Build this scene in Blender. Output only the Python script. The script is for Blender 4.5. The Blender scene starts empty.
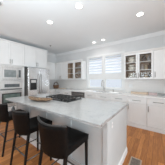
import bpy, bmesh, math, random
from mathutils import Vector, Matrix
random.seed(7)
S = bpy.context.scene
C = S.collection
PI = math.pi

# ------------------------------------------------------------------ camera
F_PX, HOR, YAW, CAM_H = 103.5, 80.0, 36.1, 1.36
cd = bpy.data.cameras.new('camera')
cd.sensor_width = 36; cd.lens = 36 * F_PX / 165
cd.shift_y = -(82.5 - HOR) / 165
cd.clip_start = 0.02
cam = bpy.data.objects.new('camera', cd); C.objects.link(cam)
cam.location = (0, 0, CAM_H)
cam.rotation_euler = (PI / 2, 0, math.radians(YAW))
S.camera = cam

# ------------------------------------------------------------------ world, lights, exposure
W = bpy.data.worlds.new('sky'); S.world = W; W.use_nodes = True
bg = W.node_tree.nodes['Background']
bg.inputs['Color'].default_value = (0.90, 0.94, 1.0, 1)
bg.inputs['Strength'].default_value = 0.95

def area(name, loc, target, sx, sy, power, col=(1, 1, 1)):
    l = bpy.data.lights.new(name, 'AREA'); l.shape = 'RECTANGLE'
    l.size = sx; l.size_y = sy; l.energy = power; l.color = col
    o = bpy.data.objects.new(name, l); C.objects.link(o)
    o.location = loc
    o.rotation_euler = (Vector(target) - Vector(loc)).to_track_quat('-Z', 'Y').to_euler()
    return o
# added fill lamp standing in for unseen room windows, right of the camera
area('side_fill', (5.5, -0.8, 1.3), (-2.5, 1.8, 1.6), 3.5, 2.4, 335, (0.88, 0.95, 1.0))
# added upward fill lamp that brightens the ceiling, like a bounced flash
area('ceiling_fill', (-0.8, -0.5, 1.55), (-0.75, 0.25, 2.9), 1.5, 1.5, 71, (0.80, 0.93, 1.0))
sl = bpy.data.lights.new('sun', 'SUN'); sl.energy = 7.0; sl.angle = math.radians(6); sl.color = (1, 0.98, 0.95)
sun = bpy.data.objects.new('sun', sl); C.objects.link(sun)
sun.rotation_euler = Vector((-0.10, -0.66, -0.74)).to_track_quat('-Z', 'Y').to_euler()

S.view_settings.view_transform = 'Standard'
S.view_settings.look = 'None'
S.view_settings.exposure = 0.0
S.view_settings.gamma = 1.0
S.view_settings.use_curve_mapping = False

# ------------------------------------------------------------------ materials
def mat(name, col, rough=0.5, metal=0.0, spec=0.5):
    m = bpy.data.materials.new(name); m.use_nodes = True
    b = m.node_tree.nodes['Principled BSDF']
    b.inputs['Base Color'].default_value = (*col, 1)
    b.inputs['Roughness'].default_value = rough
    b.inputs['Metallic'].default_value = metal
    b.inputs['Specular IOR Level'].default_value = spec
    return m

def noisy(name, c1, c2, scale=20, rough=0.5, metal=0.0, stretch=(1, 1, 1), detail=3, lo=0.4, hi=0.6, bump=0.0):
    m = mat(name, c1, rough, metal)
    nt = m.node_tree; b = nt.nodes['Principled BSDF']
    tc = nt.nodes.new('ShaderNodeTexCoord'); mp = nt.nodes.new('ShaderNodeMapping')
    mp.inputs['Scale'].default_value = stretch
    n = nt.nodes.new('ShaderNodeTexNoise'); n.inputs['Scale'].default_value = scale; n.inputs['Detail'].default_value = detail
    r = nt.nodes.new('ShaderNodeValToRGB')
    r.color_ramp.elements[0].position = lo; r.color_ramp.elements[0].color = (*c1, 1)
    r.color_ramp.elements[1].position = hi; r.color_ramp.elements[1].color = (*c2, 1)
    nt.links.new(tc.outputs['Object'], mp.inputs['Vector']); nt.links.new(mp.outputs[0], n.inputs['Vector'])
    nt.links.new(n.outputs['Fac'], r.inputs['Fac']); nt.links.new(r.outputs['Color'], b.inputs['Base Color'])
    if bump:
        bp = nt.nodes.new('ShaderNodeBump'); bp.inputs['Strength'].default_value = bump; bp.inputs['Distance'].default_value = 0.004
        nt.links.new(n.outputs['Fac'], bp.inputs['Height']); nt.links.new(bp.outputs[0], b.inputs['Normal'])
    return m

M = {}
M['cab'] = noisy('white_cabinet_paint', (0.80, 0.80, 0.79), (0.83, 0.83, 0.82), 3, 0.38)
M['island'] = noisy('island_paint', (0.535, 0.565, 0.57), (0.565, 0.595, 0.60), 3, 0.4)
M['trim'] = noisy('trim_paint', (0.80, 0.80, 0.79), (0.82, 0.82, 0.81), 4, 0.45)
M['wall'] = noisy('wall_paint', (0.72, 0.72, 0.715), (0.75, 0.75, 0.745), 2, 0.8)
M['crown'] = noisy('crown_paint', (0.82, 0.825, 0.825), (0.84, 0.845, 0.845), 4, 0.5)
M['ceiling'] = noisy('ceiling_paint', (0.865, 0.90, 0.915), (0.88, 0.915, 0.93), 1.5, 0.9)
M['steel'] = noisy('brushed_steel', (0.80, 0.80, 0.80), (0.88, 0.88, 0.88), 30, 0.24, 0.9, (1, 1, 0.05))
M['steel_trim'] = noisy('satin_steel', (0.70, 0.70, 0.69), (0.78, 0.78, 0.77), 30, 0.35, 0.7, (1, 1, 0.05))
M['steel_dark'] = noisy('dark_steel', (0.16, 0.16, 0.16), (0.21, 0.21, 0.21), 20, 0.4, 0.8)
M['fridge_side'] = noisy('dark_grey_enamel', (0.07, 0.068, 0.062), (0.09, 0.086, 0.08), 10, 0.5)
M['nickel'] = noisy('satin_nickel', (0.29, 0.285, 0.275), (0.35, 0.345, 0.33), 25, 0.4, 0.7)
M['chrome'] = noisy('faucet_chrome', (0.55, 0.54, 0.52), (0.62, 0.61, 0.59), 25, 0.25, 0.9)
M['black'] = noisy('black_plastic', (0.012, 0.012, 0.012), (0.02, 0.02, 0.02), 20, 0.4)
M['cook_plate'] = noisy('black_enamel', (0.03, 0.03, 0.03), (0.045, 0.045, 0.045), 20, 0.12)
M['iron'] = noisy('cast_iron', (0.02, 0.019, 0.018), (0.04, 0.038, 0.036), 60, 0.55)
M['ovenglass'] = noisy('oven_glass', (0.13, 0.18, 0.165), (0.18, 0.235, 0.215), 6, 0.12)
M['micro_glass'] = noisy('microwave_glass', (0.22, 0.25, 0.25), (0.29, 0.32, 0.32), 8, 0.15)
M['display'] = noisy('dark_display', (0.10, 0.115, 0.12), (0.14, 0.155, 0.16), 12, 0.2)
M['leather'] = noisy('black_leather', (0.003, 0.0026, 0.0024), (0.006, 0.005, 0.0045), 60, 0.55, bump=0.2)
M['leather'].node_tree.nodes['Principled BSDF'].inputs['Specular IOR Level'].default_value = 0.13
M['piping'] = noisy('lighter_leather_edge', (0.018, 0.0165, 0.015), (0.03, 0.028, 0.026), 40, 0.4)  # top edge of the backrest, lighter than the leather
M['leg'] = noisy('black_metal', (0.004, 0.0038, 0.0035), (0.008, 0.0075, 0.007), 30, 0.5)
M['leg'].node_tree.nodes['Principled BSDF'].inputs['Specular IOR Level'].default_value = 0.2
M['rail'] = noisy('dark_metal_rail', (0.10, 0.095, 0.09), (0.14, 0.135, 0.13), 30, 0.3, 0.8)
M['cabwood'] = noisy('cabinet_inside_wood', (0.40, 0.285, 0.205), (0.50, 0.37, 0.275), 8, 0.5, 0, (1, 1, 0.2))
M['ceramic'] = noisy('cream_ceramic', (0.72, 0.69, 0.62), (0.78, 0.75, 0.68), 8, 0.3)
M['tanceramic'] = noisy('tan_ceramic', (0.42, 0.33, 0.23), (0.5, 0.4, 0.29), 8, 0.35)
M['brownceramic'] = noisy('brown_ceramic', (0.09, 0.065, 0.05), (0.13, 0.095, 0.075), 8, 0.3)
M['greyceramic'] = noisy('grey_stoneware', (0.34, 0.31, 0.29), (0.4, 0.37, 0.35), 8, 0.4)
M['traywood'] = noisy('driftwood', (0.09, 0.05, 0.03), (0.31, 0.20, 0.115), 9, 0.55, 0, (1, 6, 6), bump=0.3)
M['boardwood'] = noisy('maple_board', (0.66, 0.50, 0.37), (0.74, 0.59, 0.45), 9, 0.5, 0, (1, 7, 7))
M['wicker'] = noisy('brown_wicker', (0.12, 0.065, 0.035), (0.27, 0.15, 0.085), 70, 0.7, bump=0.5)
M['pink'] = noisy('pink_cloth', (0.62, 0.48, 0.47), (0.7, 0.57, 0.55), 40, 0.9, bump=0.3)
M['greytray'] = noisy('slate', (0.34, 0.34, 0.33), (0.42, 0.42, 0.41), 30, 0.5)
M['plate'] = noisy('white_plastic', (0.82, 0.82, 0.81), (0.85, 0.85, 0.84), 10, 0.35)
M['register'] = noisy('brown_register', (0.17, 0.14, 0.115), (0.24, 0.20, 0.165), 30, 0.5)
M['register_rim'] = noisy('register_oak_rim', (0.42, 0.32, 0.24), (0.5, 0.39, 0.30), 20, 0.45, 0, (6, 1, 1))
M['grille'] = noisy('grey_grille', (0.45, 0.45, 0.45), (0.6, 0.6, 0.6), 200, 0.7)

# backsplash: pale tiles
m = mat('backsplash_tile', (0.7, 0.69, 0.67), 0.3); nt = m.node_tree; b = nt.nodes['Principled BSDF']
tc = nt.nodes.new('ShaderNodeTexCoord'); mp = nt.nodes.new('ShaderNodeMapping')
mp.inputs['Rotation'].default_value = (PI / 2, 0, 0)
br = nt.nodes.new('ShaderNodeTexBrick')
br.inputs['Color1'].default_value = (0.82, 0.80, 0.77, 1); br.inputs['Color2'].default_value = (0.805, 0.785, 0.755, 1)
br.inputs['Mortar'].default_value = (0.77, 0.75, 0.72, 1)
br.inputs['Scale'].default_value = 1; br.inputs['Brick Width'].default_value = 0.15
br.inputs['Row Height'].default_value = 0.075; br.inputs['Mortar Size'].default_value = 0.003
nt.links.new(tc.outputs['Object'], mp.inputs['Vector']); nt.links.new(mp.outputs[0], br.inputs['Vector'])
nt.links.new(br.outputs['Color'], b.inputs['Base Color'])
M['tile'] = m

# granite: white ground with grey and tan flecks
def granite(name, base, vein, fleck):
    m = mat(name, base, 0.16); nt = m.node_tree; b = nt.nodes['Principled BSDF']
    tc = nt.nodes.new('ShaderNodeTexCoord')
    def layer(scale, lo, hi, det):
        n = nt.nodes.new('ShaderNodeTexNoise'); n.inputs['Scale'].default_value = scale; n.inputs['Detail'].default_value = det
        r = nt.nodes.new('ShaderNodeMapRange'); r.inputs[1].default_value = lo; r.inputs[2].default_value = hi
        nt.links.new(tc.outputs['Object'], n.inputs['Vector']); nt.links.new(n.outputs['Fac'], r.inputs[0])
        return r.outputs[0]
    def mix(fac, a, c):
        x = nt.nodes.new('ShaderNodeMix'); x.data_type = 'RGBA'
        nt.links.new(fac, x.inputs[0])
        if isinstance(a, tuple): x.inputs[6].default_value = (*a, 1)
        else: nt.links.new(a, x.inputs[6])
        x.inputs[7].default_value = (*c, 1)
        return x.outputs[2]
    c1 = mix(layer(7, 0.5, 0.72, 6), base, vein)
    c2 = mix(layer(60, 0.60, 0.70, 3), c1, fleck)
    nt.links.new(c2, b.inputs['Base Color'])
    return m
M['granite'] = granite('pale_granite', (0.50, 0.495, 0.485), (0.43, 0.425, 0.415), (0.27, 0.33, 0.32))
M['quartz'] = granite('white_counter', (0.86, 0.855, 0.845), (0.78, 0.77, 0.76), (0.55, 0.54, 0.52))
M['granite_edge'] = granite('shaded_chiselled_granite', (0.40, 0.40, 0.395), (0.29, 0.285, 0.28), (0.11, 0.125, 0.12))  # rough edge, its colour darkened to put in shade on the slab sides

# oak floor: planks run along Y
m = mat('oak_floor', (0.35, 0.16, 0.07), 0.35, 0, 0.3); nt = m.node_tree; b = nt.nodes['Principled BSDF']
tc = nt.nodes.new('ShaderNodeTexCoord'); mp = nt.nodes.new('ShaderNodeMapping')
mp.inputs['Rotation'].default_value = (0, 0, PI / 2)
br = nt.nodes.new('ShaderNodeTexBrick'); br.offset = 0.37
br.inputs['Color1'].default_value = (0.66, 0.275, 0.086, 1); br.inputs['Color2'].default_value = (0.43, 0.163, 0.047, 1)
br.inputs['Mortar'].default_value = (0.14, 0.06, 0.028, 1)
br.inputs['Scale'].default_value = 1; br.inputs['Brick Width'].default_value = 0.9
br.inputs['Row Height'].default_value = 0.083; br.inputs['Mortar Size'].default_value = 0.0016; br.inputs['Bias'].default_value = 0.0
n = nt.nodes.new('ShaderNodeTexNoise'); n.inputs['Scale'].default_value = 6; n.inputs['Detail'].default_value = 6
mp2 = nt.nodes.new('ShaderNodeMapping'); mp2.inputs['Scale'].default_value = (9, 0.8, 1)
mx = nt.nodes.new('ShaderNodeMix'); mx.data_type = 'RGBA'; mx.blend_type = 'MULTIPLY'; mx.inputs[0].default_value = 0.75
rp = nt.nodes.new('ShaderNodeValToRGB'); rp.color_ramp.elements[0].position = 0.3; rp.color_ramp.elements[0].color = (0.6, 0.55, 0.5, 1)
rp.color_ramp.elements[1].position = 0.65; rp.color_ramp.elements[1].color = (1.05, 1.05, 1.05, 1)
nt.links.new(tc.outputs['Object'], mp.inputs['Vector']); nt.links.new(mp.outputs[0], br.inputs['Vector'])
nt.links.new(tc.outputs['Object'], mp2.inputs['Vector']); nt.links.new(mp2.outputs[0], n.inputs['Vector'])
nt.links.new(n.outputs['Fac'], rp.inputs['Fac']); nt.links.new(br.outputs['Color'], mx.inputs[6]); nt.links.new(rp.outputs['Color'], mx.inputs[7])
nt.links.new(mx.outputs[2], b.inputs['Base Color'])
M['floor'] = m

def glass(name, tint, refl=0.03):
    m = bpy.data.materials.new(name); m.use_nodes = True; nt = m.node_tree; nt.nodes.clear()
    o = nt.nodes.new('ShaderNodeOutputMaterial'); t = nt.nodes.new('ShaderNodeBsdfTransparent'); g = nt.nodes.new('ShaderNodeBsdfGlossy')
    t.inputs['Color'].default_value = (*tint, 1); g.inputs['Roughness'].default_value = 0.05
    lw = nt.nodes.new('ShaderNodeLayerWeight'); lw.inputs['Blend'].default_value = 0.5
    pw = nt.nodes.new('ShaderNodeMath'); pw.operation = 'POWER'; pw.inputs[1].default_value = 5
    f = nt.nodes.new('ShaderNodeMath'); f.operation = 'MULTIPLY_ADD'; f.inputs[1].default_value = 0.8; f.inputs[2].default_value = refl
    nt.links.new(lw.outputs['Facing'], pw.inputs[0]); nt.links.new(pw.outputs[0], f.inputs[0])
    mxs = nt.nodes.new('ShaderNodeMixShader')
    nt.links.new(f.outputs[0], mxs.inputs[0]); nt.links.new(t.outputs[0], mxs.inputs[1]); nt.links.new(g.outputs[0], mxs.inputs[2])
    nt.links.new(mxs.outputs[0], o.inputs['Surface'])
    return m
M['glass'] = glass('window_glass', (0.93, 0.95, 0.97))
M['cabglass'] = glass('cabinet_glass', (0.98, 0.98, 0.975), 0.01)
# shutter louvers: white, letting daylight glow through
m = bpy.data.materials.new('louver_white'); m.use_nodes = True; nt = m.node_tree
b = nt.nodes['Principled BSDF']; b.inputs['Base Color'].default_value = (0.9, 0.9, 0.9, 1); b.inputs['Roughness'].default_value = 0.5
tr = nt.nodes.new('ShaderNodeBsdfTranslucent'); tr.inputs['Color'].default_value = (0.92, 0.94, 0.97, 1)
mxs = nt.nodes.new('ShaderNodeMixShader'); mxs.inputs[0].default_value = 0.45
nt.links.new(b.outputs[0], mxs.inputs[1]); nt.links.new(tr.outputs[0], mxs.inputs[2])
nt.links.new(mxs.outputs[0], nt.nodes['Material Output'].inputs['Surface'])
M['louver'] = m
def emit(name, col, s):
    m = bpy.data.materials.new(name); m.use_nodes = True; nt = m.node_tree
    b = nt.nodes['Principled BSDF']; b.inputs['Emission Color'].default_value = (*col, 1); b.inputs['Emission Strength'].default_value = s
    return m
M['lamp'] = emit('lamp_lens', (1, 0.97, 0.92), 4.0)

# ------------------------------------------------------------------ mesh helpers
class MB:
    def __init__(s): s.bm = bmesh.new()
    def box(s, x0, x1, y0, y1, z0, z1, slot=0):
        v = [s.bm.verts.new(p) for p in ((x0,y0,z0),(x1,y0,z0),(x1,y1,z0),(x0,y1,z0),(x0,y0,z1),(x1,y0,z1),(x1,y1,z1),(x0,y1,z1))]
        for f in ((3,2,1,0),(4,5,6,7),(0,1,5,4),(1,2,6,5),(2,3,7,6),(3,0,4,7)):
            s.bm.faces.new([v[i] for i in f]).material_index = slot
        return s
    def hexa(s, bot, top, slot=0):
        v = [s.bm.verts.new(p) for p in list(bot) + list(top)]
        n = len(bot)
        s.bm.faces.new(list(reversed(v[:n]))).material_index = slot
        s.bm.faces.new(v[n:]).material_index = slot
        for i in range(n):
            j = (i + 1) % n
            s.bm.faces.new((v[i], v[j], v[n+j], v[n+i])).material_index = slot
        return s
    def prism(s, prof, axis, a, b, slot=0):
        """profile (u,v) extruded along axis 'x' (u=y,v=z) or 'y' (u=x,v=z)"""
        f = (lambda t, u, v: (t, u, v)) if axis == 'x' else (lambda t, u, v: (u, t, v))
        s.hexa([f(a, *p) for p in prof], [f(b, *p) for p in prof], slot)
        return s
    def tube(s, pts, r, n=8, slot=0):
        pts = [Vector(p) for p in pts]; rings = []
        for i, p in enumerate(pts):
            d = (pts[min(i+1, len(pts)-1)] - pts[max(i-1, 0)]).normalized()
            a = d.orthogonal().normalized() if i == 0 else (rings_u - d * rings_u.dot(d)).normalized()
            rings_u = a; c = d.cross(a)
            rr = r[i] if isinstance(r, (list, tuple)) else r
            rings.append([s.bm.verts.new(p + a*rr*math.cos(2*PI*k/n) + c*rr*math.sin(2*PI*k/n)) for k in range(n)])
        for A, B in zip(rings, rings[1:]):
            for k in range(n):
                f = s.bm.faces.new((A[k], A[(k+1)%n], B[(k+1)%n], B[k])); f.smooth = True; f.material_index = slot
        s.bm.faces.new(list(reversed(rings[0]))).material_index = slot
        s.bm.faces.new(rings[-1]).material_index = slot
        return s
    def lathe(s, prof, cx=0, cy=0, n=24, slot=0):
        rings = []
        for r, z in prof:
            rings.append([s.bm.verts.new((cx + max(r, 1e-4)*math.cos(2*PI*k/n), cy + max(r, 1e-4)*math.sin(2*PI*k/n), z)) for k in range(n)])
        for A, B in zip(rings, rings[1:]):
            for k in range(n):
                f = s.bm.faces.new((A[k], A[(k+1)%n], B[(k+1)%n], B[k])); f.smooth = True; f.material_index = slot
        s.bm.faces.new(list(reversed(rings[0]))).material_index = slot
        s.bm.faces.new(rings[-1]).material_index = slot
        return s
    def grid(s, fn, nu, nv, thick_fn=None, slot=0):
        """two-sided closed sheet: fn(u,v,side)"""
        P = [[[s.bm.verts.new(fn(i/nu, j/nv, sd)) for j in range(nv+1)] for i in range(nu+1)] for sd in (0, 1)]
        for sd in (0, 1):
            for i in range(nu):
                for j in range(nv):
                    q = [P[sd][i][j], P[sd][i+1][j], P[sd][i+1][j+1], P[sd][i][j+1]]
                    f = s.bm.faces.new(q if sd == 0 else q[::-1]); f.smooth = True; f.material_index = slot
        def strip(a, b):
            for k in range(len(a)-1):
                s.bm.faces.new((a[k], b[k], b[k+1], a[k+1])).material_index = slot
        strip([P[0][i][0] for i in range(nu+1)], [P[1][i][0] for i in range(nu+1)])
        strip([P[1][i][nv] for i in range(nu+1)], [P[0][i][nv] for i in range(nu+1)])
        strip([P[1][0][j] for j in range(nv+1)], [P[0][0][j] for j in range(nv+1)])
        strip([P[0][nu][j] for j in range(nv+1)], [P[1][nu][j] for j in range(nv+1)])
        return s
    def build(s, name, m, parent=None, loc=(0, 0, 0), rotz=0, bevel=0, base=None):
        bmesh.ops.recalc_face_normals(s.bm, faces=s.bm.faces)
        if base is not None: bmesh.ops.translate(s.bm, verts=s.bm.verts, vec=-Vector(base))
        me = bpy.data.meshes.new(name); s.bm.to_mesh(me); s.bm.free()
        for x in (m if isinstance(m, (list, tuple)) else [m]): me.materials.append(x)
        o = bpy.data.objects.new(name, me); C.objects.link(o)
        o.location = base if base is not None else loc
        o.rotation_euler = (0, 0, rotz)
        if parent: o.parent = parent
        if bevel:
            bv = o.modifiers.new('bevel', 'BEVEL'); bv.width = bevel; bv.segments = 2; bv.limit_method = 'ANGLE'
        return o

def thing(name, label, cat, loc=(0, 0, 0), rotz=0, group=None):
    o = bpy.data.objects.new(name, None); C.objects.link(o)
    o.empty_display_size = 0.1
    o.location = loc; o.rotation_euler = (0, 0, rotz); o['label'] = label; o['category'] = cat
    if group: o['group'] = group
    return o
def tag(o, label, cat, group=None):
    o['label'] = label; o['category'] = cat
    if group: o['group'] = group
    return o
def struct(o): o['kind'] = 'structure'; return o
def dup(root, loc, rotz=None, label=None):
    r = root.copy(); C.objects.link(r); r.location = loc
    if rotz is not None: r.rotation_euler = (0, 0, rotz)
    if label: r['label'] = label
    for ch in list(root.children):
        c = ch.copy(); C.objects.link(c); c.parent = r
        for g in list(ch.children):
            d = g.copy(); C.objects.link(d); d.parent = c
    return r

# ------------------------------------------------------------------ room shell
XL, YB, ZC = -4.75, 3.93, 2.82
XR, YR = 3.2, -3.6
struct(MB().box(XL-0.15, XR, YR, YB+0.15, -0.1, 0).build('floor', M['floor']))
struct(MB().box(XL-0.15, XR, YR, YB+0.15, ZC, ZC+0.1).build('ceiling', M['ceiling']))
struct(MB().box(XL-0.15, XL, YR, YB, 0, ZC).build('wall_left', M['wall']))
struct(MB().box(2.2, 2.35, 1.0, YB, 0, ZC).build('wall_right_light_block', M['wall']))  # unseen wall added to hold back light from the open right side
WX0, WX1, WZ0, WZ1 = -2.53, -1.06, 1.04, 2.33
wb = MB()
wb.box(XL-0.15, WX0, YB, YB+0.15, 0, ZC); wb.box(WX1, XR, YB, YB+0.15, 0, ZC)
wb.box(WX0, WX1, YB, YB+0.15, 0, WZ0); wb.box(WX0, WX1, YB, YB+0.15, WZ1, ZC)
wback = struct(wb.build('wall_back', M['wall']))
bs = MB()
bs.box(XL+0.01, WX0-0.085, YB-0.012, YB-0.0005, 0.917, 1.376); bs.box(WX1+0.085, 1.6, YB-0.012, YB-0.0005, 0.917, 1.376)
bs.box(WX0-0.085, WX1+0.085, YB-0.012, YB-0.0005, 0.917, WZ0-0.06)
bs.build('backsplash', M['tile'], wback)
# crown mouldings
def crown(): return [(0, 0), (0, -0.105), (-0.014, -0.105), (-0.02, -0.08), (-0.045, -0.03), (-0.052, 0)]
struct(MB().prism([(YB+u, ZC+v) for u, v in crown()], 'x', XL, XR).build('trim_1', M['crown']))
struct(MB().prism([(XL-u, ZC+v) for u, v in crown()], 'y', 2.89, YB-0.09).build('trim_2', M['crown']))

# window with plantation shutters above clear lower panes
win = bpy.data.objects.new('window_1', None); C.objects.link(win); win.location = ((WX0+WX1)/2, YB, WZ0); struct(win)
def wpart(mb, name, m, parent=win):
    bmesh.ops.translate(mb.bm, verts=mb.bm.verts, vec=-Vector(win.location))
    return mb.build(name, m, parent)
MIDX, RZ0, RZ1 = (WX0+WX1)/2, 1.385, 1.60
fr = MB(); cw = 0.085
fr.box(WX0-cw, WX0+0.002, YB-0.022, YB+0.10, WZ0, WZ1+cw); fr.box(WX1, WX1+cw, YB-0.022, YB+0.10, WZ0, WZ1+cw)
fr.box(WX0, WX1, YB-0.022, YB+0.10, WZ1, WZ1+cw)
fr.box(MIDX-0.045, MIDX+0.045, YB-0.02, YB+0.10, WZ0, WZ1)
wpart(fr, 'window_frame', M['trim'])
mr = MB(); mr.box(WX0, MIDX-0.045, YB-0.012, YB+0.06, RZ0, RZ1-0.02); mr.box(MIDX+0.045, WX1, YB-0.012, YB+0.06, RZ0, RZ1-0.02)
wpart(mr, 'shutter_rail', M['trim'])
wpart(MB().box(WX0-cw-0.03, WX1+cw+0.03, YB-0.05, YB+0.10, WZ0-0.04, WZ0), 'window_sill', M['trim'])
for a, c in ((WX0, MIDX-0.045), (MIDX+0.045, WX1)):
    wpart(MB().box(a+0.01, c-0.01, YB+0.075, YB+0.083, WZ0+0.01, WZ1-0.01), 'pane', M['glass'])
    sa_ = MB(); sb = 0.035
    sa_.box(a, a+sb, YB+0.03, YB+0.072, WZ0, RZ0); sa_.box(c-sb, c, YB+0.03, YB+0.072, WZ0, RZ0)
    sa_.box(a+sb, c-sb, YB+0.03, YB+0.072, WZ0, WZ0+0.03)
    wpart(sa_, 'sash', M['trim'])
    sh = MB(); sw = 0.035
    sh.box(a, a+sw, YB, YB+0.03, RZ1-0.02, WZ1); sh.box(c-sw, c, YB, YB+0.03, RZ1-0.02, WZ1)
    sh.box(a+sw, c-sw, YB, YB+0.03, RZ1-0.02, RZ1+0.02); sh.box(a+sw, c-sw, YB, YB+0.03, WZ1-0.03, WZ1)
    so = wpart(sh, 'shutter_panel', M['trim'])
    lv = MB(); N = 6; z0, z1 = RZ1+0.02, WZ1-0.03; h = (z1-z0)/N
    for k in range(N):
        zc = z0 + h*(k+0.5); t = math.radians(32); hl = 0.066; ca, sa = math.cos(t)*hl, math.sin(t)*hl
        lv.prism([(YB+0.015-ca, zc-sa), (YB+0.015-ca+0.004, zc-sa-0.006), (YB+0.015+ca, zc+sa), (YB+0.015+ca-0.004, zc+sa+0.006)], 'x', a+sw, c-sw)
    wpart(lv, 'louvers', M['louver'], so)

# ------------------------------------------------------------------ cabinet builder (local: x along the run, y into the wall, z up)
def bar_handle(parent, x, z, length, vertical, y=-0.022):
    mb = MB(); h = length/2
    P = (lambda t, yy: (x, yy, z+t)) if vertical else (lambda t, yy: (x+t, yy, z))
    mb.tube([P(-h, y-0.03), P(h, y-0.03)], 0.0075, 8)
    for t in (-h*0.75, h*0.75): mb.tube([P(t, y), P(t, y-0.03)], 0.005, 6)
    return mb.build('handle', M['nickel'], parent)
def door(root, x0, x1, z0, z1, m, handle=None, glass=None, name='door', rail=0.058):
    g = 0.0025; x0 += g; x1 -= g; z0 += g; z1 -= g
    mb = MB()
    r = min(rail, (z1-z0)*0.28)
    mb.box(x0, x0+rail, -0.021, -0.001, z0, z1); mb.box(x1-rail, x1, -0.021, -0.001, z0, z1)
    mb.box(x0+rail, x1-rail, -0.021, -0.001, z0, z0+r); mb.box(x0+rail, x1-rail, -0.021, -0.001, z1-r, z1)
    if not glass: mb.box(x0+rail, x1-rail, -0.011, -0.002, z0+r, z1-r)
    d = mb.build(name, m, root)
    if glass: MB().box(x0+rail-0.004, x1-rail+0.004, -0.012, -0.008, z0+r-0.004, z1-r+0.004).build('pane', M['cabglass'], d)
    if handle:
        kind, hx, hz = handle
        bar_handle(d, hx, hz, 0.15 if kind == 'v' else min(0.22, (x1-x0)*0.5), kind == 'v')
    return d
def cabinet(name, label, cat, loc, rotz, w, z0, z1, depth, m=None, moulding=False, crown_h=0, group=None, ends=()):
    m = m or M['cab']
    t = thing(name, label, cat, loc, rotz, group)
    MB().box(0.0005, w-0.0005, 0, depth-0.002, z0, z1).build('body', m, t)
    if moulding: MB().box(0.0005, w-0.0005, -0.026, -0.0005, 0.001, 0.095).build('base_moulding', m, t)
    if crown_h:
        MB().prism([(0.6, z1+.001), (-0.026, z1+.001), (-0.036, z1+0.04), (0.6, z1+0.04)], 'x', 0.0005, w-0.0005).build('crown_moulding', m, t)
    return t

LF = -4.10          # face of the tall run on the left wall
R90 = PI/2
# --- tall oven cabinet, Y 1.09..1.87 (local x = world Y)
OY0, OY1 = 1.075, 1.875
ow = OY1-OY0
t = thing('oven_cabinet', 'tall white cabinet housing microwave and oven beside the fridge', 'cabinet', (LF, OY0, 0), R90)
bd = MB(); dp = 0.648
bd.box(0, 0.018, 0, dp, 0, 2.66); bd.box(ow-0.018, ow-0.0005, 0, dp, 0, 2.66); bd.box(0.018, ow-0.018, dp-0.01, dp, 0, 2.66)
for z in (0.0, 0.425, 1.315, 1.855, 2.642): bd.box(0.018, ow-0.018, 0, dp-0.01, z, z+0.018)
bd.box(0.018, 0.055, 0, 0.02, 0.443, 1.87); bd.box(ow-0.082, ow-0.018, 0, 0.02, 0.443, 1.87)
bd.build('body', M['cab'], t)
MB().prism([(0.6, 2.661), (-0.026, 2.661), (-0.036, 2.70), (0.6, 2.70)], 'x', 0, ow-0.0005).build('crown_moulding', M['cab'], t)
door(t, 0, ow/2-0.055, 1.875, 2.655, M['cab'], ('v', ow/2-0.055-0.03, 2.0))
door(t, ow/2-0.055, ow, 1.875, 2.655, M['cab'], ('v', ow/2-0.055+0.03, 2.0))
door(t, 0, ow, 0.10, 0.43, M['cab'], ('h', ow/2, 0.33), name='drawer')
# --- tall cabinet left of it, outside the frame edge in part
t = cabinet('pantry_cabinet', 'tall white pantry cabinet at the far left picture edge', 'cabinet', (LF, OY0-0.602, 0), R90, 0.6, 0, 2.66, 0.648, crown_h=0.04)
door(t, 0, 0.6, 0.10, 1.87, M['cab'], ('v', 0.56, 1.1)); door(t, 0, 0.6, 1.875, 2.655, M['cab'], ('v', 0.56, 2.0))
# --- microwave
t = thing('microwave', 'stainless built-in microwave above the wall oven', 'microwave', (LF, OY0+0.06, 1.34), R90)
mw = ow-0.148
MB().box(0.005, mw-0.005, 0.001, 0.40, 0.002, 0.50).build('body', M['steel_dark'], t)
ft = MB(); ft.box(-0.004, 0.035, -0.022, -0.001, 0.0, 0.51); ft.box(mw-0.035, mw+0.004, -0.022, -0.001, 0.0, 0.51)
ft.box(0.035, mw-0.035, -0.022, -0.001, 0.445, 0.51); ft.box(0.035, mw-0.035, -0.022, -0.001, 0.0, 0.06)
tk = ft.build('trim_kit', M['steel_trim'], t)
vs = MB().box(0.05, mw-0.05, -0.0235, -0.0225, 0.018, 0.030)
vs.build('vent_slot', M['steel_dark'], tk)
d = MB().box(0.04, mw-0.145, -0.035, -0.001, 0.065, 0.44).build('door', M['steel_trim'], t)
MB().box(0.09, mw-0.20, -0.038, -0.0355, 0.115, 0.36).build('glass_panel', M['micro_glass'], d)
MB().tube([(mw-0.165, -0.06, 0.09), (mw-0.165, -0.06, 0.41)], 0.010).box(mw-0.17, mw-0.16, -0.06, -0.034, 0.10, 0.12).box(mw-0.17, mw-0.16, -0.06, -0.034, 0.38, 0.40).build('handle', M['steel_trim'], d)
cp = MB().box(mw-0.14, mw-0.04, -0.034, -0.001, 0.065, 0.44).build('control_panel', M['steel_trim'], t)
MB().box(mw-0.125, mw-0.055, -0.037, -0.0345, 0.11, 0.38).build('keypad', M['display'], cp)
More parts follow.
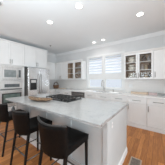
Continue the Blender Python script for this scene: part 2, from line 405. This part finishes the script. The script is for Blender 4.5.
# --- wall oven
t = thing('wall_oven', 'stainless wall oven with dark glass door below the microwave', 'oven', (LF, OY0+0.06, 0.52), R90)  # oven
MB().box(0.005, mw-0.005, 0.001, 0.52, -0.075, 0.78).build('body', M['steel_dark'], t)
cp = MB().box(-0.004, mw+0.004, -0.03, -0.001, 0.545, 0.79).build('control_panel', M['steel_trim'], t)
MB().box(0.10, mw-0.09, -0.033, -0.0305, 0.595, 0.705).build('display', M['display'], cp)
MB().box(0.0, mw, -0.02, -0.001, 0.505, 0.542).build('gap_strip', M['steel_dark'], t)
d = MB().box(-0.002, mw+0.002, -0.035, -0.001, 0.045, 0.50).build('door', M['steel_trim'], t)
MB().box(0.03, mw-0.03, -0.038, -0.0355, 0.055, 0.395).build('window_border', M['black'], d)
MB().box(0.07, mw-0.07, -0.0405, -0.0385, 0.095, 0.36).build('glass_panel', M['ovenglass'], d)
MB().tube([(0.05, -0.07, 0.462), (mw-0.05, -0.07, 0.462)], 0.012).box(0.07, 0.09, -0.07, -0.034, 0.455, 0.469).box(mw-0.09, mw-0.07, -0.07, -0.034, 0.455, 0.469).build('handle', M['steel_trim'], d)
MB().box(-0.002, mw+0.002, -0.025, -0.001, -0.055, 0.04).build('bottom_trim', M['steel_trim'], t)
# --- refrigerator
FY0, FY1, FX = 1.90, 2.83, -3.87
t = thing('refrigerator', 'stainless french-door refrigerator with ice dispenser in left door', 'refrigerator', (FX, FY0, 0), R90)
fw = FY1-FY0
MB().box(0, fw, 0.072, 0.86, 0.02, 1.82).build('body', M['fridge_side'], t)
MB().box(0.02, fw-0.02, 0.09, 0.8, 0.0, 0.02).build('base_grille', M['black'], t)
for k, (a, c) in enumerate(((0.002, fw/2-0.003), (fw/2+0.003, fw-0.002))):
    d = MB().box(a, c, 0, 0.014, 0.70, 1.835).build('door', M['steel'], t, bevel=0.005)
    MB().box(a, c, 0.0145, 0.07, 0.70, 1.835).build('door_edge', M['fridge_side'], d)
    hx = fw/2 - 0.045 if k == 0 else fw/2 + 0.045
    MB().tube([(hx, -0.005, 0.83), (hx, -0.055, 0.86), (hx, -0.065, 1.2), (hx, -0.055, 1.57), (hx, -0.005, 1.60)], 0.014, 10).build('handle', M['nickel'], d)
    if k == 0:
        ds = MB(); x0, x1, z0, z1 = 0.075, 0.335, 0.98, 1.40
        ds.box(x0, x0+0.03, -0.012, -0.0005, z0, z1); ds.box(x1-0.03, x1, -0.012, -0.0005, z0, z1); ds.box(x0+0.03, x1-0.03, -0.012, -0.0005, z0, z0+0.035)
        ds.box(x0+0.03, x1-0.03, -0.012, -0.0005, z1-0.17, z1); ds.box(x0+0.03, x1-0.03, -0.003, -0.0005, z0+0.035, z1-0.17)
        ds.box(x0+0.05, x0+0.10, -0.02, -0.003, z0+0.10, z1-0.17)
        ds.build('dispenser', M['black'], d)
        MB().box(x0+0.04, x1-0.04, -0.0145, -0.0125, z1-0.145, z1-0.04).build('dispenser_screen', M['steel_trim'], d)
d = MB().box(0.002, fw-0.002, 0, 0.07, 0.06, 0.69).build('freezer_drawer', M['steel'], t, bevel=0.008)
MB().tube([(0.08, -0.005, 0.60), (0.10, -0.06, 0.60), (fw-0.10, -0.06, 0.60), (fw-0.08, -0.005, 0.60)], 0.013, 10).build('handle', M['steel'], d)
# --- cabinet over the refrigerator with end panel
CY0, CY1 = OY1+0.002, 2.875
t = thing('fridge_cabinet', 'white two-door cabinet above the refrigerator', 'cabinet', (LF, CY0, 1.875), R90)
w = CY1-CY0
MB().box(0, w-0.02, 0, 0.648, 0.0, 0.785).build('body', M['cab'], t)
MB().box(w-0.02, w, 0, 0.648, -1.875, 0.785).build('end_panel', M['cab'], t)
MB().prism([(0.6, .786), (-0.026, .786), (-0.036, .825), (0.6, .825)], 'x', 0, w).build('crown_moulding', M['cab'], t)
mid = (FY0+FY1)/2 - CY0
door(t, 0, mid, 0.003, 0.78, M['cab'], ('v', mid-0.03, 0.125)); door(t, mid, w-0.02, 0.003, 0.78, M['cab'], ('v', mid+0.03, 0.125))

# --- wall cabinets
UF, UZ0, UZ1 = 3.60, 1.38, 2.20
def topmould(t, w, z1, left=False, right=False):
    MB().prism([(0.02, z1), (-0.022, z1), (-0.03, z1+0.015), (-0.05, z1+0.05), (-0.05, z1+0.06), (0.02, z1+0.06)], 'x', 0.0005, w-0.0005).build('crown_moulding', M['cab'], t)
t = cabinet('wall_cabinet', 'white wall cabinet in the corner right of the refrigerator', 'cabinet', (-4.42, CY1+0.002, 0), R90, UF-CY1-0.004, UZ0, UZ1, 0.328)
cwid = UF-CY1-0.004
topmould(t, cwid-0.05, UZ1); door(t, 0.0, cwid-0.03, UZ0, UZ1, M['cab'], ('v', 0.04, UZ0+0.12))
t = cabinet('wall_cabinet', 'white solid-door wall cabinet left of the brown-lined glass doors', 'cabinet', (-4.745, UF, 0), 0, 4.745-3.552, UZ0, UZ1, 0.316)
w = 4.745-3.552
topmould(t, w, UZ1)
door(t, 0.345, 0.345+0.43, UZ0, UZ1, M['cab'], ('v', 0.735, UZ0+0.12)); door(t, 0.775, w, UZ0, UZ1, M['cab'], ('v', 0.815, UZ0+0.12))
def glass_cabinet(label, x0, w):
    t = thing('glass_cabinet', label, 'cabinet', (x0, UF, UZ0))
    H = UZ1-UZ0; D = 0.314; th = 0.018
    mb = MB(); mb.box(0.0005, th, 0, D, 0, H); mb.box(w-th, w-0.0005, 0, D, 0, H); mb.box(th, w-th, 0, D, 0, th); mb.box(th, w-th, 0, D, H-th, H); mb.box(th, w-th, D-0.01, D, th, H-th)
    mb.box(w/2-0.02, w/2+0.02, 0, 0.02, th, H-th)
    mb.build('body', M['cab'], t)
    l = 0.004; mb = MB()
    mb.box(th, th+l, 0.001, D-0.01, th, H-th); mb.box(w-th-l, w-th, 0.001, D-0.01, th, H-th); mb.box(th+l, w-th-l, D-0.01-l, D-0.01, th, H-th)
    mb.box(th+l, w-th-l, 0.022, D-0.01-l, th, th+l); mb.box(th+l, w-th-l, 0.022, D-0.01-l, H-th-l, H-th)
    mb.build('lining', M['cabwood'], t)
    for z in (0.285, 0.535): MB().box(th+l, w-th-l, 0.03, D-0.015, z, z+0.016).build('shelf', M['cab'], t)
    tp = MB().prism([(0.02, H), (-0.022, H), (-0.03, H+0.015), (-0.05, H+0.05), (-0.05, H+0.06), (0.02, H+0.06)], 'x', 0.0005, w-0.0005).build('crown_moulding', M['cab'], t)
    door(t, 0, w/2, 0.002, H, M['cab'], ('v', w/2-0.03, 0.12), glass=True, name='glass_door', rail=0.05)
    door(t, w/2, w, 0.002, H, M['cab'], ('v', w/2+0.03, 0.12), glass=True, name='glass_door', rail=0.05)
    return t
glass_cabinet('white two-door glass-front wall cabinet left of the window', -3.55, 0.91)
glass_cabinet('white two-door glass-front wall cabinet right of the window', -0.914, 0.812)
t = cabinet('wall_cabinet', 'white solid-door wall cabinet at the right picture edge', 'cabinet', (-0.100, UF, 0), 0, 0.80, UZ0, UZ1, 0.316)
topmould(t, 0.8, UZ1)
door(t, 0, 0.4, UZ0, UZ1, M['cab'], ('v', 0.035, UZ0+0.14)); door(t, 0.4, 0.8, UZ0, UZ1, M['cab'], ('v', 0.765, UZ0+0.14))

# --- base cabinets on the back wall and the dishwasher
BF, BZ = 3.33, 0.873
def base_unit(label, x0, x1, ndoor, ndrawer, hside='l'):
    w = x1-x0
    t = cabinet('base_cabinet', label, 'cabinet', (x0, BF, 0), 0, w, 0.001, BZ, 0.598, moulding=True)
    dw = w/ndrawer
    for k in range(ndrawer):
        door(t, k*dw, (k+1)*dw, 0.69, 0.862, M['cab'], ('h', (k+0.5)*dw, 0.776), name='drawer', rail=0.05)
    dw = w/ndoor
    for k in range(ndoor):
        side = hside if ndoor == 1 else ('r' if k % 2 == 0 else 'l')
        hx = k*dw + (0.035 if side == 'l' else dw-0.035)
        door(t, k*dw, (k+1)*dw, 0.10, 0.685, M['cab'], ('v', hx, 0.58))
    return t
base_unit('white base cabinet left of the dishwasher', -4.095, -3.004, 2, 2)
base_unit('white sink base cabinet under the window', -2.318, -1.247, 2, 2)
base_unit('white base cabinet right of the sink, beyond the island corner', -1.245, -0.747, 1, 1)
base_unit('white base cabinet below the wall outlet', -0.745, -0.247, 1, 1, 'l')
base_unit('white base cabinet under the pink cloth', -0.245, 0.255, 1, 1, 'l')
t = cabinet('base_cabinet', 'white corner base cabinet between refrigerator and back wall', 'cabinet', (LF, CY1+0.002, 0), R90, BF-CY1-0.032, 0.001, BZ, 0.648)
door(t, 0, BF-CY1-0.035, 0.10, 0.862, M['cab'], ('v', 0.035, 0.7))
t = thing('dishwasher', 'dark stainless dishwasher in the back run of base cabinets', 'dishwasher', (-3.002, BF, 0.0))
dw = 0.682
MB().box(0.002, dw-0.002, 0.001, 0.57, 0.002, 0.87).build('body', M['fridge_side'], t)
d = MB().box(0.004, dw-0.004, -0.024, -0.001, 0.10, 0.868).build('door', M['steel_dark'], t)
MB().tube([(0.05, -0.06, 0.79), (dw-0.05, -0.06, 0.79)], 0.010).box(0.07, 0.09, -0.06, -0.0235, 0.784, 0.796).box(dw-0.09, dw-0.07, -0.06, -0.0235, 0.784, 0.796).build('handle', M['nickel'], d)
MB().box(0.004, dw-0.004, -0.018, -0.001, 0.004, 0.095).build('toe_panel', M['black'], t)

# --- continuous worktop with a sink cut-out
SX0, SX1, SY0, SY1 = -2.15, -1.43, 3.42, 3.78
cf = BF-0.035; z0, z1 = 0.875, 0.915
mb = MB()
mb.box(-4.74, SX0, cf, YB-0.013, z0, z1); mb.box(SX1, 0.29, cf, YB-0.013, z0, z1)
mb.box(SX0, SX1, cf, SY0, z0, z1); mb.box(SX0, SX1, SY1, YB-0.013, z0, z1)
mb.box(-4.74, LF+0.035, CY1+0.003, cf, z0, z1)
tag(mb.build('countertop', M['quartz'], base=(-2.0, 3.6, 0.875)), 'pale granite countertop along the back wall under the window', 'countertop')
mb = MB(); th = 0.004
mb.box(SX0+.001, SX1-.001, SY0+.001, SY1-.001, 0.876-0.001, 0.879)
mb2 = MB()
mb2.box(SX0+.002, SX0+.006, SY0+.002, SY1-.002, 0.876, 0.911); mb2.box(SX1-.006, SX1-.002, SY0+.002, SY1-.002, 0.876, 0.911)
mb2.box(SX0+.006, SX1-.006, SY0+.002, SY0+.006, 0.876, 0.911); mb2.box(SX0+.006, SX1-.006, SY1-.006, SY1-.002, 0.876, 0.911)
mb2.box(SX0+.002, SX1-.002, SY0+.002, SY1-.002, 0.8745, 0.8765)
mb.bm.free()
tag(mb2.build('sink', M['steel'], base=(-1.79, 3.6, 0.8745)), 'shallow stainless sink set in the countertop under the window', 'sink')
# faucet
t = thing('faucet', 'tall arched metal faucet in front of the window post', 'faucet', (-1.75, 3.845, 0.9155))
MB().lathe([(0.03, 0), (0.03, 0.015), (0.02, 0.03), (0.019, 0.16), (0.014, 0.17)], 0, 0, 16).build('base', M['chrome'], t)
pts = [(0, 0, 0.165)] + [(0, 0, 0.22 + 0.03*k) for k in range(4)] + [(0, -0.10 + 0.10*math.cos(a), 0.33 + 0.10*math.sin(a)) for a in [PI*k/8 for k in range(1, 9)]] + [(0, -0.2, 0.27)]
MB().tube(pts, 0.013, 10).build('spout', M['chrome'], t)
MB().tube([(0, -0.2, 0.275), (0, -0.2, 0.20)], 0.017, 10).build('spray_head', M['chrome'], t)
MB().tube([(0.018, 0, 0.11), (0.05, 0, 0.115), (0.085, -0.01, 0.16)], 0.007, 8).build('lever', M['chrome'], t)
t = thing('soap_dispenser', 'small metal soap dispenser at the right of the sink', 'dispenser', (-1.36, 3.83, 0.9155))
MB().lathe([(0.02, 0), (0.02, 0.01), (0.012, 0.02), (0.012, 0.08)], 0, 0, 12).build('body', M['nickel'], t)
MB().tube([(0, 0, 0.08), (0, 0, 0.10), (0, -0.05, 0.10)], 0.006, 8).build('pump_spout', M['nickel'], t)

# ------------------------------------------------------------------ island
IX0, IX1, IY0, IY1 = -3.0, -0.462, 0.93, 2.10
BX0, BX1, BY0, BY1 = -2.95, -0.485, 1.16, 2.06
t = thing('kitchen_island', 'long white panelled kitchen island base under pale granite top', 'island', ((BX0+BX1)/2, (BY0+BY1)/2, 0))
def ipart(mb, name, m, parent=t):
    bmesh.ops.translate(mb.bm, verts=mb.bm.verts, vec=-Vector(t.location))
    return mb.build(name, m, parent)
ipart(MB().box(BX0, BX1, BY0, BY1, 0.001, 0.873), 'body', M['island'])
# seating side: stiles and rails
mb = MB(); n = 4; L = BX1-BX0
for k in range(n+1):
    xc = BX0 + L*k/n; mb.box(max(BX0, xc-0.05), min(BX1, xc+0.05), BY0-0.012, BY0-0.0005, 0.11, 0.872)
for k in range(n):
    a, c = BX0+L*k/n+0.05, BX0+L*(k+1)/n-0.05
    mb.box(a, c, BY0-0.012, BY0-0.0005, 0.11, 0.19); mb.box(a, c, BY0-0.012, BY0-0.0005, 0.78, 0.872)
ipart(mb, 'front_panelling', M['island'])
mb = MB().box(BX1+0.0005, BX1+0.008, BY0-0.012, BY1, 0.11, 0.872)
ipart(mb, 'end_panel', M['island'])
mb = MB(); pr = [(0, 0.001), (0.022, 0.001), (0.022, 0.085), (0.008, 0.11), (0, 0.11)]
mb.prism([(BY0-0.0005-u, v) for u, v in pr], 'x', BX0, BX1+0.022)
mb.prism([(BX1+0.0005+u, v) for u, v in pr], 'y', BY0, BY1)
ipart(mb, 'base_moulding', M['trim'])
# cooktop-side doors
mb = MB()
for k in range(5):
    a, c = BX0+L*k/5, BX0+L*(k+1)/5
    ipart(MB().box(a+.003, c-.003, BY1+0.0005, BY1+0.02, 0.10, 0.68), 'door', M['island'])
    ipart(MB().box(a+.003, c-.003, BY1+0.0005, BY1+0.02, 0.69, 0.865), 'drawer', M['island'])
mb.bm.free()
# top with a slightly chipped (chiselled) edge
mb = MB(); pts = []
def edge(ax, ay, bx, by, n):
    for k in range(n):
        s = k/n; pts.append((ax+(bx-ax)*s, ay+(by-ay)*s))
edge(IX0, IY0, IX1, IY0, 60); edge(IX1, IY0, IX1, IY1, 30); edge(IX1, IY1, IX0, IY1, 60); edge(IX0, IY1, IX0, IY0, 30)
cx, cy = (IX0+IX1)/2, (IY0+IY1)/2
bm = mb.bm; rings = []
for z, off, j in ((0.875, 0.006, 0.0), (0.879, 0.0, 0.004), (0.895, 0.0, 0.005), (0.911, 0.0, 0.003), (0.915, 0.006, 0.0)):
    ring = []
    for (x, y) in pts:
        d = off + random.random()*j
        ring.append(bm.verts.new((x - math.copysign(d, x-cx) if abs(x-cx) > abs(IX1-cx)-1e-4 else x, y - math.copysign(d, y-cy) if abs(y-cy) > abs(IY1-cy)-1e-4 else y, z)))
    rings.append(ring)
for A, B in zip(rings, rings[1:]):
    for k in range(len(A)):
        f = bm.faces.new((A[k], A[(k+1) % len(A)], B[(k+1) % len(A)], B[k])); f.material_index = 1
bm.faces.new(rings[-1]); bm.faces.new(rings[0][::-1])
tag(mb.build('island_countertop', [M['granite'], M['granite_edge']], base=(cx, cy, 0.875)), 'pale granite slab with rough edge topping the island', 'countertop')
# outlet on the seating side
def outlet(label, loc, rotz, w, h, m=None):
    m = m or M['plate']
    t = thing('outlet', label, 'outlet', loc, rotz)
    MB().box(-w/2, w/2, -0.007, -0.0005, -h/2, h/2).build('cover_plate', m, t, bevel=0.002)
    for z in (-0.022, 0.022): MB().box(-0.016, 0.016, -0.0095, -0.0075, z-0.014, z+0.014).build('socket', M['plate'], t)
outlet('white outlet on the wall under the right glass cabinet', (-0.77, YB-0.012, 1.16), 0, 0.115, 0.115)
outlet('pale grey outlet high on the end of the island, below the slab', (BX1+0.008, 1.285, 0.79), R90, 0.065, 0.105, M['island'])
outlet('white outlet low on the seating side of the island', (-2.13, BY0-0.012, 0.50), 0, 0.075, 0.115)

# ------------------------------------------------------------------ cooktop on the island
KX0, KX1, KY0, KY1 = -2.19, -1.43, 1.47, 1.95
t = thing('cooktop', 'black gas cooktop with cast iron grates set in island top', 'cooktop', ((KX0+KX1)/2, (KY0+KY1)/2, 0.9155))
w, dpt = (KX1-KX0)/2, (KY1-KY0)/2
MB().box(-w, w, -dpt, dpt, 0, 0.012)  .build('top_plate', M['cook_plate'], t, bevel=0.004)
for gx in (-0.235, 0.0, 0.235):
    g = MB(); hx, hy = 0.112, dpt-0.03; zt = 0.062
    for s in (-1, 1):
        g.box(gx+s*hx-0.007, gx+s*hx+0.007, -hy, hy, zt-0.014, zt); g.box(gx-hx, gx+hx, s*hy-0.007, s*hy+0.007, zt-0.014, zt)
        for q in (-1, 1): g.box(gx+s*hx-0.008, gx+s*hx+0.008, q*hy-0.008, q*hy+0.008, 0.0125, zt)
    g.box(gx-hx, gx+hx, -0.006, 0.006, zt-0.012, zt+0.004); g.box(gx-0.006, gx+0.006, -hy, hy, zt-0.012, zt+0.004)
    for yy in (-0.11, 0.11): g.box(gx-hx, gx+hx, yy-0.005, yy+0.005, zt-0.012, zt+0.002)
    g.build('grate', M['iron'], t)
for bx, by in ((-0.235, 0.11), (-0.235, -0.11), (0, 0.05), (0.235, 0.11), (0.235, -0.11)):
    MB().lathe([(0.05, 0.0125), (0.05, 0.022), (0.036, 0.024), (0.036, 0.034), (0.01, 0.037)], bx, by, 18).build('burner', M['iron'], t)
for k in range(5):
    MB().lathe([(0.017, 0.0125), (0.016, 0.035), (0.012, 0.038)], -0.12+0.06*k, -dpt+0.02, 12).build('knob', M['steel_dark'], t)

# ------------------------------------------------------------------ driftwood boat-shaped tray
def boat(u, v, sd):
    s = u*2-1; q = v*2-1
    half = 0.105*(1-abs(s)**2.2)**0.8 + 0.004
    y = q*half
    z = 0.012 + 0.045*q*q*(half/0.105) + 0.055*abs(s)**2.6 + (0.02*s*s if s < 0 else 0)
    return (s*0.31, y + 0.025*math.sin(s*2.5), z + (0 if sd == 0 else -0.012))
o = MB().grid(boat, 28, 10).build('wooden_tray', M['traywood'], loc=(-1.99, 1.225, 0.9165), rotz=math.radians(13))
tag(o, 'long boat-shaped brown wooden tray on the island beside the cooktop', 'tray')

# ------------------------------------------------------------------ counter stools
def make_stool(label, loc):
    t = thing('counter_stool', label, 'stool', loc, 0, 'black leather stools at the island')
    # seat cushion: rounded slab
    hw, fd, bd_ = 0.215, 0.21, -0.20
    def seat(u, v, sd):
        x = (u*2-1); y = (v*2-1)
        e = max(abs(x), abs(y))
        xx = x*hw*(1.0 - 0.04*y*0); yy = (bd_+fd)/2 + y*(fd-bd_)/2
        top = 0.685 - 0.018*e**6
        return (xx, yy, top) if sd == 0 else (xx*0.985, yy*0.985, 0.60)
    MB().grid(seat, 12, 12).build('seat', M['leather'], t)
    # bowed, flared backrest
    def back(u, v, sd):
        s = u*2-1
        z = 0.585 + v*0.335
        half = 0.208 + 0.032*v
        x = s*half
        y = -0.175 - 0.075*(1-s*s) - 0.035*v + (-0.016 if sd == 0 else 0.016)
        z2 = z - 0.012*v*(1-s*s)
        return (x, y, z2)
    bk = MB().grid(back, 16, 8).build('backrest', M['leather'], t)
    path = []
    for k in range(17):
        s = k/8-1; p0 = back((s+1)/2, 1, 0); p1 = back((s+1)/2, 1, 1)
        path.append(((p0[0]+p1[0])/2, (p0[1]+p1[1])/2, p0[2]+0.002))
    MB().tube(path, 0.0125, 8).build('top_piping', M['piping'], bk)
    def leg(x0, y0, x1, y1, zt, s0=0.015, s1=0.011):
        MB().hexa([(x1-s1, y1-s1, 0.001), (x1+s1, y1-s1, 0.001), (x1+s1, y1+s1, 0.001), (x1-s1, y1+s1, 0.001)],
                  [(x0-s0, y0-s0, zt), (x0+s0, y0-s0, zt), (x0+s0, y0+s0, zt), (x0-s0, y0+s0, zt)]).build('leg', M['leg'], t)
    for s in (-1, 1):
        leg(s*0.195, 0.185, s*0.20, 0.19, 0.598); leg(s*0.195, -0.18, s*0.21, -0.262, 0.598)
    for s in (-1, 1): MB().tube([(s*0.20, -0.225, 0.24), (s*0.20, 0.18, 0.24)], 0.009, 8).build('side_stretcher', M['rail'], t)
    MB().tube([(-0.19, 0.188, 0.17), (0.19, 0.188, 0.17)], 0.010, 8).build('footrest', M['rail'], t)
    MB().tube([(-0.195, -0.219, 0.30), (0.195, -0.219, 0.30)], 0.009, 8).build('back_stretcher', M['rail'], t)
    return t
SYC = 0.91
st = make_stool('black leather stool nearest the camera at the right end of the island', (-0.935, SYC, 0))
dup(st, (-1.665, SYC, 0), 0, 'middle black leather stool of the three along the island')
dup(st, (-2.44, SYC, 0), 0, 'black leather stool farthest left along the island')

# ------------------------------------------------------------------ floor register
t = thing('floor_register', 'brown metal floor register set in the oak floor', 'vent', (-0.30, 1.80, 0.0005))
mb = MB(); a, bq = 0.085, 0.20
mb.box(-a, a, -bq, -bq+0.02, 0, 0.006); mb.box(-a, a, bq-0.02, bq, 0, 0.006); mb.box(-a, -a+0.02, -bq+0.02, bq-0.02, 0, 0.006); mb.box(a-0.02, a, -bq+0.02, bq-0.02, 0, 0.006)
mb.build('rim', M['register_rim'], t)
mb = MB(); mb.box(-a+0.02, a-0.02, -bq+0.02, bq-0.02, 0, 0.0015)
for k in range(16): mb.box(-a+0.02, a-0.02, -bq+0.03+k*0.0225, -bq+0.038+k*0.0225, 0.0015, 0.005)
mb.build('grille', M['register'], t)

# ------------------------------------------------------------------ ceiling fittings
def can(label, x, y, power, r=0.066):
    t = thing('recessed_light', label, 'ceiling light', (x, y, ZC), 0, 'recessed ceiling lights')
    MB().lathe([(r+0.02, -0.0005), (r+0.02, -0.006), (r, -0.010), (r, -0.0005)], 0, 0, 28).build('trim_ring', M['plate'], t)
    MB().lathe([(r-0.001, -0.0015), (r-0.001, -0.009), (r*0.5, -0.012)], 0, 0, 28).build('lens', M['lamp'], t)
    l = bpy.data.lights.new('can_light', 'AREA'); l.shape = 'DISK'; l.size = 0.13; l.energy = power; l.color = (1, 0.985, 0.96); l.spread = math.radians(150)
    o = bpy.data.objects.new('can_light', l); C.objects.link(o); o.location = (0, 0, -0.02); o.parent = t
can('lit recessed ceiling light over the left part of the island', -2.195, 1.62, 3.6)
can('lit recessed ceiling light over the right part of the island, nearest picture top', -1.26, 1.61, 2.6)
can('lit recessed ceiling light before the right wall cabinets', -0.32, 2.60, 3.4)
can('left of the two small lit recessed lights before the window', -2.0, 3.50, 1.3, 0.06)
can('right of the two small lit recessed lights before the window', -1.60, 3.46, 1.3, 0.06)
t = thing('ceiling_speaker', 'round grey speaker with white rim in the ceiling corner of the picture', 'speaker', (-2.45, 0.585, ZC))
MB().lathe([(0.13, -0.0005), (0.13, -0.01), (0.11, -0.012), (0.11, -0.0005)], 0, 0, 32).build('rim', M['plate'], t)
MB().lathe([(0.109, -0.001), (0.109, -0.009), (0.05, -0.012)], 0, 0, 32).build('grille', M['grille'], t)
t = thing('sprinkler', 'small grey sprinkler head on the ceiling near the refrigerator', 'sprinkler', (-3.67, 2.74, ZC))
MB().lathe([(0.04, -0.0005), (0.04, -0.006), (0.015, -0.012)], 0, 0, 16).build('escutcheon', M['nickel'], t)
MB().lathe([(0.012, -0.0125), (0.012, -0.03), (0.025, -0.032), (0.025, -0.036)], 0, 0, 12).build('head', M['nickel'], t)

# ------------------------------------------------------------------ things on the back counter
CZ = 0.9165
t = thing('wicker_basket', 'brown wicker basket with arched handle in the counter corner', 'basket', (-4.43, 3.66, CZ))
def bask(u, v, sd):
    a = 2*PI*u; r = 0.15 + 0.03*v
    k = 1 if sd == 0 else 0.92
    return (r*k*math.cos(a), r*0.75*k*math.sin(a), v*0.17 + (0.0 if sd == 0 else 0.008*(1-v)))
mb = MB(); mb.grid(bask, 28, 5); bmesh.ops.remove_doubles(mb.bm, verts=mb.bm.verts, dist=1e-5)
mb.lathe([(0.11, 0.0), (0.11, 0.008)], 0, 0, 20); mb.build('bowl', M['wicker'], t)
MB().tube([(0.175*math.cos(a), 0, 0.15+0.18*math.sin(a)) for a in [PI*k/14 for k in range(15)]], 0.016, 8).build('handle', M['wicker'], t)
mb = MB(); mb.box(-0.2, 0.2, -0.11, 0.11, 0, 0.02)
tag(mb.build('cutting_board', M['boardwood'], loc=(-4.02, 3.72, CZ), bevel=0.006), 'pale wooden cutting board lying beside the wicker basket', 'cutting board')
t = thing('wooden_tray', 'long low tan wooden tray at the back of the right counter', 'tray', (-0.49, 3.80, CZ))
mb = MB(); a, c = 0.235, 0.075
mb.box(-a, a, -c, c, 0, 0.012); mb.box(-a, a, -c, -c+0.012, 0.012, 0.05); mb.box(-a, a, c-0.012, c, 0.012, 0.05)
mb.box(-a, -a+0.012, -c+0.012, c-0.012, 0.012, 0.05); mb.box(a-0.012, a, -c+0.012, c-0.012, 0.012, 0.05)
mb.build('box', M['boardwood'], t)
for s in (-1, 1): MB().tube([(s*a, -0.04, 0.05), (s*(a-0.006), -0.035, 0.075), (s*(a-0.006), 0.035, 0.075), (s*a, 0.04, 0.05)], 0.005, 6).build('handle', M['boardwood'], t)
def fold(u, v, sd):
    x, y = (u-0.5)*0.2, (v-0.5)*0.14
    return (x, y, (0.055 + 0.012*math.sin(x*40+1)*math.cos(y*30)) if sd == 0 else 0.0)
tag(MB().grid(fold, 12, 8).build('folded_cloth', M['pink'], loc=(-0.12, 3.78, CZ)), 'pale pink folded cloth right of the tan wooden tray', 'cloth')
t = thing('serving_tray', 'grey low tray at the right end of the back counter', 'tray', (0.135, 3.74, CZ))
mb = MB(); mb.box(-0.14, 0.14, -0.09, 0.09, 0, 0.012)
for s in (-1, 1): mb.box(-0.14, 0.14, s*0.09-0.006, s*0.09+0.006, 0, 0.05); mb.box(s*0.14-0.006, s*0.14+0.006, -0.09, 0.09, 0, 0.05)
mb.build('base', M['greytray'], t)
MB().tube([(-0.10, -0.097, 0.045), (-0.09, -0.115, 0.05), (0.09, -0.115, 0.05), (0.10, -0.097, 0.045)], 0.006, 6).build('handle', M['nickel'], t)

# ------------------------------------------------------------------ dishes behind the glass doors
ZS = [UZ0+0.0225, UZ0+0.3015, UZ0+0.5515]
def bowl(name, label, cat, m, x, z, r, h, y=UF+0.165):
    prof = [(r*0.45, 0), (r*0.5, 0.004), (r*0.8, h*0.45), (r, h), (r*0.95, h), (r*0.72, h*0.45), (r*0.3, 0.012)]
    return tag(MB().lathe(prof, 0, 0, 20).build(name, m, loc=(x, y, z)), label, cat, None)
def jar(name, label, cat, m, x, z, r, h, y=UF+0.165):
    prof = [(r*0.75, 0), (r, h*0.2), (r, h*0.62), (r*0.5, h*0.82), (r*0.55, h), (r*0.45, h), (r*0.4, h*0.85)]
    return tag(MB().lathe(prof, 0, 0, 18).build(name, m, loc=(x, y, z)), label, cat, None)
XA, XB = -0.914+0.215, -0.914+0.60
for i, nm in enumerate(('bottom', 'middle', 'top')):
    bowl('bowl', f'wide cream bowl on the {nm} shelf behind the door nearest the window, right cabinet', 'bowl', M['ceramic'], XA, ZS[i]+0.0005, 0.125, 0.10)
    bowl('bowl', f'cream bowl nested above the wide bowl on the {nm} shelf, right glass cabinet', 'bowl', M['ceramic'], XA, ZS[i]+0.105, 0.10, 0.07)
jar('vase', 'dark brown vase on the top shelf behind the right glass door, right cabinet', 'vase', M['brownceramic'], XB-0.04, ZS[2]+0.0005, 0.06, 0.20)
jar('jug', 'grey stoneware jug on the top shelf beside the brown vase, right glass cabinet', 'jug', M['greyceramic'], XB+0.09, ZS[2]+0.0005, 0.05, 0.17)
for i, nm in ((1, 'middle'), (0, 'bottom')):
    jar('jar', f'grey jar left on the {nm} shelf behind the right door, right glass cabinet', 'jar', M['greyceramic'], XB-0.09, ZS[i]+0.0005, 0.05, 0.17)
    jar('jar', f'tan jar centred on the {nm} shelf behind the right door, right glass cabinet', 'jar', M['tanceramic'], XB+0.015, ZS[i]+0.0005, 0.045, 0.15)
    jar('jar', f'brown jar right on the {nm} shelf behind the right door, right glass cabinet', 'jar', M['brownceramic'], XB+0.115, ZS[i]+0.0005, 0.045, 0.19)
XA, XB = -3.55+0.235, -3.55+0.675
for i, nm in enumerate(('bottom', 'middle', 'top')):
    jar('jar', f'tan jar on the {nm} shelf behind the left door, left glass cabinet', 'jar', M['tanceramic'], XA+0.02, ZS[i]+0.0005, 0.07, 0.18)
    bowl('bowl', f'grey bowl on the {nm} shelf behind the right door, left glass cabinet', 'bowl', M['greyceramic'], XB, ZS[i]+0.0005, 0.12, 0.09)
